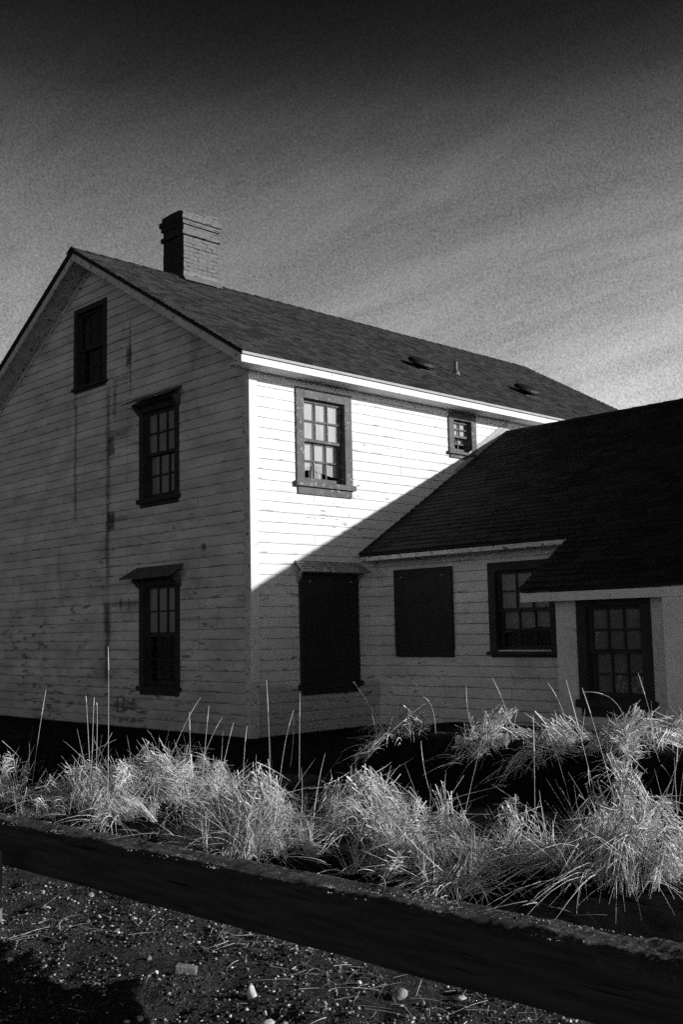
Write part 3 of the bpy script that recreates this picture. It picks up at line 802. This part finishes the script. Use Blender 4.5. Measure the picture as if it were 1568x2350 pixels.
STONES = [  # x, y, radius, material, squash, label
    (-4.84, -5.12, .020, 'st_pale', .8, 'small pale rounded stone tucked right under the timber edge, highest of the left group'),
    (-5.17, -5.07, .017, 'st_pale', 1.1, 'upright pale pebble close under the timber, between the flat slab and the highest pale stone'),
    (-5.45, -5.29, .024, 'st_pale', .6, 'pale chipped flat stone in the middle of the left gravel patch'),
    (-5.26, -4.78, .016, 'st_pale', .9, 'small bright stone beside a dull round one on the left gravel'),
    (-5.36, -4.80, .021, 'st_dim', .8, 'dull round stone beside a small bright one on the left gravel'),
    (-4.99, -4.21, .032, 'st_mid', .45, 'flat grey slab of stone close under the timber on the left'),
    (-5.20, -3.88, .022, 'st_mid', .9, 'grey stone with one bright side near the stake'),
    (-5.43, -4.32, .026, 'st_dim', .6, 'dull broad stone half sunk in soil below the stake'),
    (-6.08, -5.12, .022, 'st_pale', .7, 'pale stone at the left edge of the picture, below the fallen straws'),
    (-6.03, -5.44, .021, 'st_mid', .7, 'grey oval stone right of the pale one at the left edge'),
    (-5.74, -6.16, .018, 'st_pale', .95, 'bright angular stone left of the long grey block'),
    (-5.62, -5.91, .018, 'st_dim', .8, 'dull pebble on bare soil just above the long grey block'),
    (-6.13, -6.60, .024, 'st_mid', .8, 'round grey stone at the bottom edge, left of the two touching ones'),
    (-5.58, -6.81, .030, 'st_pale', 1.25, 'tall bright wedge of stone standing in the lower middle gravel'),
    (-5.77, -7.15, .036, 'st_pale', .6, 'broad pale stone cut by the bottom edge, under the bright wedge'),
    (-5.69, -7.04, .016, 'st_pale', 1.2, 'small upright pale stone touching the broad one at the bottom edge'),
    (-5.04, -7.35, .046, 'st_mid', .6, 'large rounded grey boulder among straws in the lower middle'),
    (-5.08, -7.09, .017, 'st_pale', .9, 'small white stone left of the large rounded grey boulder'),
    (-4.84, -7.59, .036, 'st_pale', .5, 'pale flat stone by a straight straw, right of the large boulder'),
    (-3.33, -4.81, .078, 'st_mid', 1.0, 'round grey boulder behind the timber between two straw tussocks'),
]
def rock(x, y, r, m, sq, label, i):
    g = np.random.default_rng(40+i); v, f = (I3 if r > .05 else I2)
    d = v.copy()
    for kk in range(12):                         # a few broken facets
        nrm = g.normal(size=3); nrm /= np.linalg.norm(nrm); h = g.uniform(.42, .80)
        t = d@nrm; d = d-np.maximum(t-h, 0)[:, None]*nrm
    d = d*np.array([g.uniform(1.1, 1.6), g.uniform(.9, 1.25), sq*1.25])*r*(1+g.uniform(-.03, .03, (len(v), 1)))
    o = np_obj('stone', d, f, M[m], None, False)
    o.location = (x, y, float(terrain(x, y))+r*sq*.45); o.rotation_euler = (g.uniform(-.3, .3), g.uniform(-.3, .3), g.uniform(0, 6.28))
    tag(o, label, 'stone', 'loose stones on the ground')
for i, s in enumerate(STONES): rock(*s, i)
# the long grey block
mb = MB(); c = Vector((-5.66, -6.33, float(terrain(-5.66, -6.33)))); ax = Vector((.72, -.69, 0)); ay = Vector((.69, .72, 0))
def cp(a, b, h): return c+ax*a+ay*b+Vector((0, 0, h))
mb.hexa([cp(-.06, -.03, -.02), cp(.06, -.022, -.02), cp(.065, .03, -.02), cp(-.055, .035, -.02), cp(-.056, -.026, .05), cp(.058, -.018, .032), cp(.06, .024, .036), cp(-.05, .03, .054)])
tag(mb.build('stone', M['st_dim'], None, bevel=.006), 'long grey block of broken masonry lying on the gravel below the timber', 'stone', 'loose stones on the ground')

# ------------------------------------------------------------------ dry grass
def ribbons(R0, D0, L, curl, width, K=5, seed=0, droop=None):
    """R0 roots (n,3), D0 unit directions, L lengths, curl (n,3) bend vectors -> ribbon mesh"""
    g = np.random.default_rng(seed); n = len(R0)
    s = np.linspace(0, 1, K+1)
    P = R0[:, None, :]+L[:, None, None]*(s[None, :, None]*D0[:, None, :]+(s**2)[None, :, None]*curl[:, None, :])
    Tn = np.gradient(P, axis=1); Tn /= np.linalg.norm(Tn, axis=2, keepdims=True)+1e-9
    rv = g.normal(size=(n, 1, 3)); sd = np.cross(Tn, rv); sd /= np.linalg.norm(sd, axis=2, keepdims=True)+1e-9
    up_ = np.cross(Tn, sd)
    wd = width[:, None, None]*(1-.85*s**1.2)[None, :, None]*.5
    ring_ = [P+(sd*math.cos(t)+up_*math.sin(t))*wd for t in (0, 2.094, 4.189)]      # three-sided straws
    V = np.stack(ring_, 2).reshape(n, (K+1)*3, 3)
    q = np.array([[3*i+j, 3*i+(j+1) % 3, 3*i+3+(j+1) % 3, 3*i+3+j] for i in range(K) for j in range(3)])
    F = (q[None]+(np.arange(n)*(K+1)*3)[:, None, None]).reshape(-1, 4)
    return V.reshape(-1, 3), F
def merge(parts):
    Vs, Fs, o = [], [], 0
    for V, F in parts: Vs.append(V); Fs.append(F+o); o += len(V)
    return np.concatenate(Vs), np.concatenate(Fs)
def unit(a): return a/(np.linalg.norm(a, axis=1, keepdims=True)+1e-9)
VR = np.array([.718, -.695, 0.0]); VF = np.array([.697, .717, 0.0])     # broad axis of the tussock row

WF = 1.55
def tussock_mesh(x, y, hw, h, n, lean, seed, mat_share=.5):
    g = np.random.default_rng(seed); parts = []; n = int(n*.66); hw = hw*.86
    def root(k, sp):
        a = g.normal(size=(k, 2))*sp
        p = np.array([x, y])[None]+a[:, :1]*VR[None, :2]*hw+a[:, 1:]*VF[None, :2]*hw*.75
        return np.concatenate([p, terrain(p[:, 0], p[:, 1])[:, None]-.01], 1), a
    # arching blades that fall outward
    k = int(n*.13); r, a = root(k, .50)
    out = a[:, :1]*VR[None]+a[:, 1:]*VF[None]
    d = unit(np.array([0, 0, 1.0])+out*.9+g.normal(size=(k, 3))*.28+lean*VR[None]*.8)
    L = h*g.uniform(.7, 1.25, k)
    curl = unit(out+g.normal(size=(k, 3))*.5+lean*VR[None]*1.2)*g.uniform(.2, .8, (k, 1)); curl[:, 2] = -g.uniform(.5, 1.1, k)
    parts.append(ribbons(r, d, L, curl, g.uniform(.0032, .0062, k)*WF*g.lognormal(0, .27, k), 6, seed))
    # thatch lodged in separate bundles, each fallen its own way
    nb = max(6, int(n/34)); k = int(n*.50)
    bl, bf = g.normal(size=nb)*.62, g.normal(size=nb)*.55; rr = np.minimum(np.hypot(bl, bf), 1.4)
    bdir = unit(bl[:, None]*VR[None]*.8+bf[:, None]*VF[None]*.8+g.normal(size=(nb, 3))*np.array([.75, .75, .0])+lean*VR[None]*1.1)
    bdir[:, 2] = g.uniform(-.85, .30, nb)-.1*rr
    bh = h*(.95-.30*rr**2)*g.uniform(.22, 1.06, nb)
    bn = g.integers(0, nb, k); w8 = g.random(nb)**1.5; bn = g.choice(nb, k, p=w8/w8.sum())
    off = g.normal(size=(k, 2))*np.array([.16, .16])
    p = np.array([x, y, 0])[None]+((bl[bn]+off[:, 0])*hw)[:, None]*VR[None]+((bf[bn]+off[:, 1])*hw*.8)[:, None]*VF[None]
    p[:, 2] = terrain(p[:, 0], p[:, 1])+np.maximum(bh[bn]+g.normal(size=k)*.035*h/.4, .02)
    dirs = unit(unit(bdir)[bn]+g.normal(size=(k, 3))*.20)
    Lm = g.uniform(.10, .34, k)*g.uniform(.8, 1.3, nb)[bn]*np.clip(hw/.28, .55, 1.15)
    curl = g.normal(size=(k, 3))*.10; curl[:, 2] -= g.uniform(.05, .75, k)
    parts.append(ribbons(p-dirs*(Lm*.5)[:, None], dirs, Lm, curl, g.uniform(.0028, .0062, k)*WF*g.lognormal(0, .27, k), 4, seed+1))
    # single long straws lying every way across it
    k = int(n*.012)+3
    p = np.array([x, y, 0])[None]+(g.normal(size=k)*.6*hw)[:, None]*VR[None]+(g.normal(size=k)*.45*hw)[:, None]*VF[None]
    p[:, 2] = terrain(p[:, 0], p[:, 1])+h*g.uniform(.25, 1.0, k)
    dirs = unit(g.normal(size=(k, 3))*np.array([1, 1, .75])); Lm = g.uniform(.22, .5, k)
    parts.append(ribbons(p-dirs*(Lm*.5)[:, None], dirs, Lm, g.normal(size=(k, 3))*.08, g.uniform(.003, .0052, k)*WF*g.lognormal(0, .27, k), 5, seed+9))
    # hanging skirt and standing sheaves at the foot
    k = int(n*.15); q = int(max(4, n/60)); cr_, ca_ = root(q, .75)
    w_ = g.integers(0, q, k)
    r = cr_[w_]+np.concatenate([g.normal(size=(k, 2))*.022, np.zeros((k, 1))], 1)
    sl = g.normal(size=(q, 3))*.48+lean*VR[None]*.4; sl[:, 2] = 0
    d = unit(np.array([0, 0, 1.0])+sl[w_]+g.normal(size=(k, 3))*.12)
    parts.append(ribbons(r, d, h*g.uniform(.35, .85, k), sl[w_]*.5+g.normal(size=(k, 3))*.08, g.uniform(.003, .006, k)*WF*g.lognormal(0, .27, k), 4, seed+3))
    # a few stiff stems and broken straws
    k = int(n*.012)+3; r, a = root(k, .5)
    d = unit(np.array([0, 0, 1.0])+g.normal(size=(k, 3))*.42+lean*VR[None]*.4)
    parts.append(ribbons(r, d, h*g.uniform(.9, 1.5, k), g.normal(size=(k, 3))*.10, g.uniform(.003, .005, k)*WF*g.lognormal(0, .27, k), 5, seed+2))
    return merge(parts)

TUSS = [  # x, y, half width, height, blades, lean, label
    (-3.29, -1.12, 0.33, 0.58, 1400, .15, 'broad rounded straw tussock on the left below the lower gable window'),
    (-3.46, -2.14, 0.23, 0.55, 1100, .2, 'shaggy straw tussock spilling down to the timber left of the house corner'),
    (-2.76, -1.61, 0.27, 0.50, 900, .3, 'low matted straw tussock farther back under the gable wall'),
    (-2.90, -2.42, 0.27, 0.45, 1100, .35, 'leaning straw tussock left of the big bright mop'),
    (-3.59, -3.49, 0.15, 0.42, 550, .05, 'narrow sheaf of upright straws standing at the back edge of the timber'),
    (-3.46, 0.02, 0.16, 0.66, 500, -.1, 'small straw tuft at the far left edge'),
    (-3.78, -0.92, 0.22, 0.20, 350, .1, 'sparse low tuft just behind the left end of the timber'),
    (-3.46, -4.28, 0.35, 0.62, 2600, .12, 'biggest and brightest mop of straw, left of the round boulder'),
    (-3.37, -3.75, 0.20, 0.48, 1100, -.1, 'ragged straw clump joined to the left flank of the brightest mop'),
    (-2.51, -2.36, 0.17, 0.48, 600, .2, 'thin straw tuft in front of the house corner'),
    (-2.66, -4.71, 0.35, 0.50, 2200, .25, 'domed straw tussock with combed crown right of the round boulder'),
    (-3.26, -5.49, 0.26, 0.34, 1100, .5, 'flattened straw fan lying below the domed tussock'),
    (-3.38, -6.33, 0.22, 0.63, 1900, .0, 'tall dense straw tussock rising from the middle of the timber'),
    (-2.94, -5.61, 0.20, 0.41, 1200, .05, 'straw clump between the domed and the tall dense tussock'),
    (-2.70, -6.34, 0.19, 0.43, 800, .1, 'loose open straw tussock right of the tall dense one'),
    (-2.82, -6.66, 0.26, 0.14, 500, .4, 'flat trampled patch of straw before the dark hollow on the right'),
    (-2.67, -7.17, 0.31, 0.71, 1900, -.25, 'tall straw tussock with a slanting thatched top on the right'),
    (-2.60, -7.54, 0.18, 0.51, 900, .1, 'straw tussock at the right edge behind the timber'),
    (-0.90, -3.47, 0.32, 0.26, 650, -.15, 'sparse straw tuft at the left end of the bank below the first boarded opening'),
    (-0.89, -4.69, 0.28, 0.28, 850, -.45, 'swept straw tuft on the bank below the wing\'s second opening'),
    (-0.89, -5.45, 0.36, 0.20, 1000, .2, 'low brushed straw tuft on the bank in front of the porch corner'),
    (-0.70, -6.27, 0.36, 0.24, 1200, -.3, 'thick straw tuft on the bank below the porch window'),
    (-1.04, -6.29, 0.12, 0.26, 380, .0, 'hanging straw strands on the face of the bank below the porch'),
    (-0.34, -6.43, 0.30, 0.20, 500, -.2, 'straw tuft at the right end of the bank'),
]
STALKS = [
(-3.19,-1.52,-0.33, -3.25,-1.63,0.75, -3.29,-1.68,1.31), (-3.05,0.36,-0.29, -3.03,0.25,0.27, -3.00,0.14,0.81), (-3.09,-1.02,-0.30, -3.12,-1.11,0.49, -3.13,-1.15,0.77),
(-3.05,-0.96,-0.29, -3.13,-1.01,0.53, -3.16,-1.02,0.78), (-3.15,-1.21,-0.32, -3.19,-1.31,0.53, -3.21,-1.31,0.70), (-2.95,-2.00,-0.27, -2.80,-2.25,0.39, -2.67,-2.44,0.78),
(-2.86,-2.52,-0.27, -2.90,-2.57,0.29, -2.93,-2.60,0.66), (-2.74,-2.52,-0.24, -2.74,-2.61,0.36, -2.74,-2.67,0.71), (-2.40,-1.96,-0.12, -2.31,-2.11,0.29, -2.23,-2.23,0.54),
(-2.36,-2.32,-0.13, -2.32,-2.41,0.22, -2.29,-2.49,0.50), (-2.23,-2.56,-0.13, -2.24,-2.60,0.18, -2.24,-2.65,0.47), (-2.24,-3.01,-0.17, -2.29,-3.06,0.39, -2.34,-3.09,0.95),
(-1.81,-2.96,-0.10, -1.83,-3.00,0.35, -1.86,-3.05,0.79), (-1.51,-2.48,-0.03, -1.50,-2.53,0.30, -1.52,-2.55,0.53), (-1.92,-2.78,-0.10, -1.90,-2.86,0.30, -1.86,-2.95,0.62),
(-1.67,-3.67,-0.09, -1.56,-3.82,0.25, -1.23,-4.21,0.69), (-1.97,-4.96,-0.14, -2.05,-4.92,0.13, -2.10,-4.92,0.44), (-2.75,-6.57,-0.29, -2.79,-6.63,0.29, -2.83,-6.67,0.79),
(-1.88,-6.77,-0.13, -2.05,-6.71,0.54, -2.17,-6.66,0.95), (-2.57,-7.10,-0.26, -2.73,-7.05,0.44, -2.88,-7.00,1.05), (-2.04,-7.20,-0.15, -2.01,-7.30,0.26, -2.00,-7.35,0.61),
(-0.77,-4.46,0.34, -0.83,-4.43,0.56, -0.86,-4.44,0.84), (-0.81,-4.96,0.33, -0.88,-4.94,0.63, -1.00,-4.88,0.94), (-0.81,-5.59,0.33, -0.87,-5.58,0.65, -0.99,-5.51,0.91),
(-0.08,-5.77,0.36, -0.19,-5.72,0.69, -0.42,-5.51,0.79), (0.06,-5.99,0.36, -0.00,-5.97,0.61, -0.10,-5.93,0.96), (-0.91,-3.32,0.29, -0.99,-3.28,0.52, -1.18,-3.15,0.88),
(-0.45,-3.57,0.36, -0.54,-3.54,0.69, -0.61,-3.50,0.88), (-0.72,-3.89,0.35, -0.76,-3.89,0.60, -0.84,-3.83,0.72)]
tuss = []
for i, (x, y, hw, h, n, lean, lab) in enumerate(TUSS):
    V, F = tussock_mesh(x, y, hw, h, n, lean, 100+i*7)
    z0 = float(terrain(x, y)); V = V-np.array([x, y, z0])
    o = np_obj('grass_tussock', V, F, M['straw'], None, True); o.location = (x, y, z0)
    tag(o, lab, 'grass tussock', 'dry straw tussocks'); tuss.append(o)
for s in STALKS:                                 # tall seed stalks, each part of the tussock it grows from
    p = np.array(s).reshape(3, 3); p[0, 2] = float(terrain(p[0, 0], p[0, 1]))-.02
    best = min(tuss, key=lambda o: (o.location.x-p[0, 0])**2+(o.location.y-p[0, 1])**2)
    pts = []
    for t in np.linspace(0, 1, 12):
        q = p[0]*(1-t)**2+(2*p[1]-.5*p[0]-.5*p[2])*2*t*(1-t)+p[2]*t*t
        pts.append(Vector(q)-best.location)
    mb = MB(); mb.tube(pts, .0026, .0014, 5)
    k = 8                                        # slim ear at the tip
    mb.tube(pts[k:], .0040, .0016, 6)
    mb.build('seed_stalk', M['stalk'], best)

# loose dead grass between the tussocks and fallen straws on the gravel: uncountable
g = np.random.default_rng(77); parts = []
n = 4200
p = np.stack([g.uniform(-4.3, -2.2, n), g.uniform(-8.6, 1.2, n)], 1)
k = (vnoise(p[:, 0]*1.7, p[:, 1]*1.7, 51) > .46) & ~((p[:, 0] > -3.6) & (p[:, 1] < -3.2) & (vnoise(p[:, 0]*4, p[:, 1]*4, 9) < .9)); p = p[k]; n = len(p)
r = np.concatenate([p, terrain(p[:, 0], p[:, 1])[:, None]-.005], 1)
parts.append(ribbons(r, unit(np.array([0, 0, .35])+np.abs(g.normal(size=(n, 3)))*np.array([0, 0, .3])+g.normal(size=(n, 3))*.6*np.array([1, 1, .3])), g.uniform(.06, .30, n), np.stack([g.normal(size=n)*.3, g.normal(size=n)*.3, -g.uniform(0, .6, n)], 1), g.uniform(.0018, .004, n), 4, 3))
# straws lying flat on the lot, thickest under the timber
for cx_, cy_, rx, ry, n, dx, dy in ((-5.08, -7.1, .35, .6, 100, .72, -.62), (-5.75, -4.75, .35, .45, 50, .70, -.70), (-4.98, -6.05, .22, .25, 70, .35, -.95), (-4.85, -7.9, .45, .5, 50, .7, -.6), (-5.7, -6.2, .9, 1.8, 60, .4, -.4)):
    p = np.stack([cx_+g.normal(size=n)*rx*.6, cy_+g.normal(size=n)*ry*.6], 1)
    d = unit(np.stack([g.normal(size=n)*.42+dx*g.choice([-1, 1], n), g.normal(size=n)*.42, g.uniform(-.02, .16, n)], 1)+np.array([0, dy, 0]))
    r = np.concatenate([p, terrain(p[:, 0], p[:, 1])[:, None]+.010], 1)
    parts.append(ribbons(r, d, g.uniform(.07, .30, n), np.stack([g.normal(size=n)*.22, g.normal(size=n)*.22, -g.uniform(.08, .22, n)], 1), g.uniform(.0020, .0042, n), 6, 4+int(n)))
# straws blown across the top of the timber
n = 46
yy = g.uniform(-9.5, -4.0, n); zt = .185-(yy+6.5)*.0175
r = np.stack([-5.30+g.uniform(-.02, .06, n), yy, zt+.005], 1)
parts.append(ribbons(r, unit(np.stack([-g.uniform(.1, .9, n), g.normal(size=n)*.9, g.uniform(.02, .25, n)], 1)), g.uniform(.08, .28, n),
             np.stack([g.normal(size=n)*.2, g.normal(size=n)*.2, -g.uniform(.05, .25, n)], 1), g.uniform(.002, .004, n), 6, 55))
V, F = merge(parts)
tag(np_obj('dead_grass', V, F, M['straw_dim'], None, True), 'loose dead straw scattered between the tussocks and on the soil', 'grass', kind='stuff')

# ------------------------------------------------------------------ light and sky
SUN = Vector((2.04, -2.70, 1.0)).normalized()
ld = bpy.data.lights.new('sun', 'SUN'); ld.energy = 5.0; ld.angle = math.radians(.5); ld.color = (1, 1, 1)
sun = bpy.data.objects.new('sun', ld); col.objects.link(sun)
sun.rotation_euler = (-SUN).to_track_quat('-Z', 'Y').to_euler()
SKYCURVE = [(0, .80), (.08, .82), (.145, .70), (.18, .60), (.219, .50), (.255, .39), (.295, .185), (.339, .048), (.40, .014), (.5, .015), (1, .008)]   # elevation / 90 deg -> brightness
world = bpy.data.worlds.new('World'); scene.world = world; world.use_nodes = True
N = NT(world.node_tree)
sky = N.node('ShaderNodeTexSky'); sky.sky_type = 'NISHITA'; sky.sun_disc = False
sky.sun_elevation = math.asin(SUN.z); sky.sun_rotation = math.atan2(SUN.x, SUN.y)
sky.air_density = 1.0; sky.dust_density = 1.0; sky.ozone_density = 2.0
rgb = N.node('ShaderNodeSeparateColor'); N.l.new(sky.outputs[0], rgb.inputs[0])
red = rgb.outputs[0]                             # the film saw the sky through a red filter
dirv = N.node('ShaderNodeTexCoord').outputs['Generated']; ds = N.sep(dirv)
den = N.math('ADD', N.math('MAXIMUM', ds[2], 0.0), .12)
plane = N.comb(N.math('DIVIDE', ds[0], den), N.math('DIVIDE', ds[1], den), 0.0)
c1 = N.noise(N.mapv(plane, (.9, .36, 1), (0, 0, 0), (0, 0, .55)), 1.3, 6, .6, 1.1)
c2 = N.noise(N.mapv(plane, (2.2, .8, 1), (4, 1, 0), (0, 0, .30)), 1.3, 6, .65, .8)
c3 = N.noise(N.mapv(plane, (5.0, 1.1, 1), (1, 7, 0), (0, 0, .95)), 1.4, 7, .7, .9)
cl = N.math('ADD', N.math('ADD', N.ramp(c1, .32, .75, -.18, .26), N.ramp(c2, .3, .7, -.07, .08, False)), N.ramp(c3, .32, .72, -.10, .16, False))
c4 = N.noise(dirv, 560, 1, .6)                   # fine mottling standing in for film grain
cl = N.math('ADD', cl, N.ramp(c4, .25, .75, -.30, .30, False))
# towards the zenith the filter turns the blue nearly black; the veil of cirrus pales the lower sky
elev = N.math('ARCSINE', ds[2])
fall = N.node('ShaderNodeFloatCurve')
cm = fall.mapping; cv = cm.curves[0]
pts = SKYCURVE
cv.points[0].location = pts[0]; cv.points[1].location = pts[-1]
for p_ in pts[1:-1]: cv.points.new(*p_)
cm.update(); N.l.new(N.math('DIVIDE', N.math('MAXIMUM', elev, 0.0), math.pi/2), fall.inputs['Value'])
hs = math.hypot(SUN.x, SUN.y); hl = N.math('SQRT', N.math('ADD', N.math('ADD', N.math('MULTIPLY', ds[0], ds[0]), N.math('MULTIPLY', ds[1], ds[1])), 1e-4))
caz = N.math('DIVIDE', N.math('ADD', N.math('MULTIPLY', ds[0], SUN.x/hs), N.math('MULTIPLY', ds[1], SUN.y/hs)), hl)
azf = N.math('MULTIPLY', N.ramp(caz, -.86, -.45, .08, 1.10, False), N.ramp(caz, -.25, .25, 1.0, 1.16, False))
azf = N.math('MULTIPLY', azf, N.ramp(caz, .25, .65, 1.0, .22, False))  # unseen sky, behind and sunward, dimmed to weaken fill on shaded walls
val = N.math('MULTIPLY', N.math('MULTIPLY', N.math('MULTIPLY', red, N.math('MULTIPLY', fall.outputs[0], 3.4)), azf), N.math('ADD', 1.0, cl))
bg = N.node('ShaderNodeBackground'); N.l.new(N.grey(val), bg.inputs[0]); bg.inputs[1].default_value = .1
wo = N.node('ShaderNodeOutputWorld'); N.l.new(bg.outputs[0], wo.inputs[0])

# ------------------------------------------------------------------ render settings
scene.render.engine = 'CYCLES'
scene.view_settings.view_transform = 'Standard'; scene.view_settings.look = 'None'
scene.view_settings.exposure = 0.0; scene.view_settings.gamma = 1.0; scene.view_settings.use_curve_mapping = False
scene.cycles.use_denoising = False
scene.cycles.max_bounces = 6; scene.cycles.diffuse_bounces = 3; scene.cycles.transparent_max_bounces = 12
scene.cycles.sample_clamp_indirect = 4.0
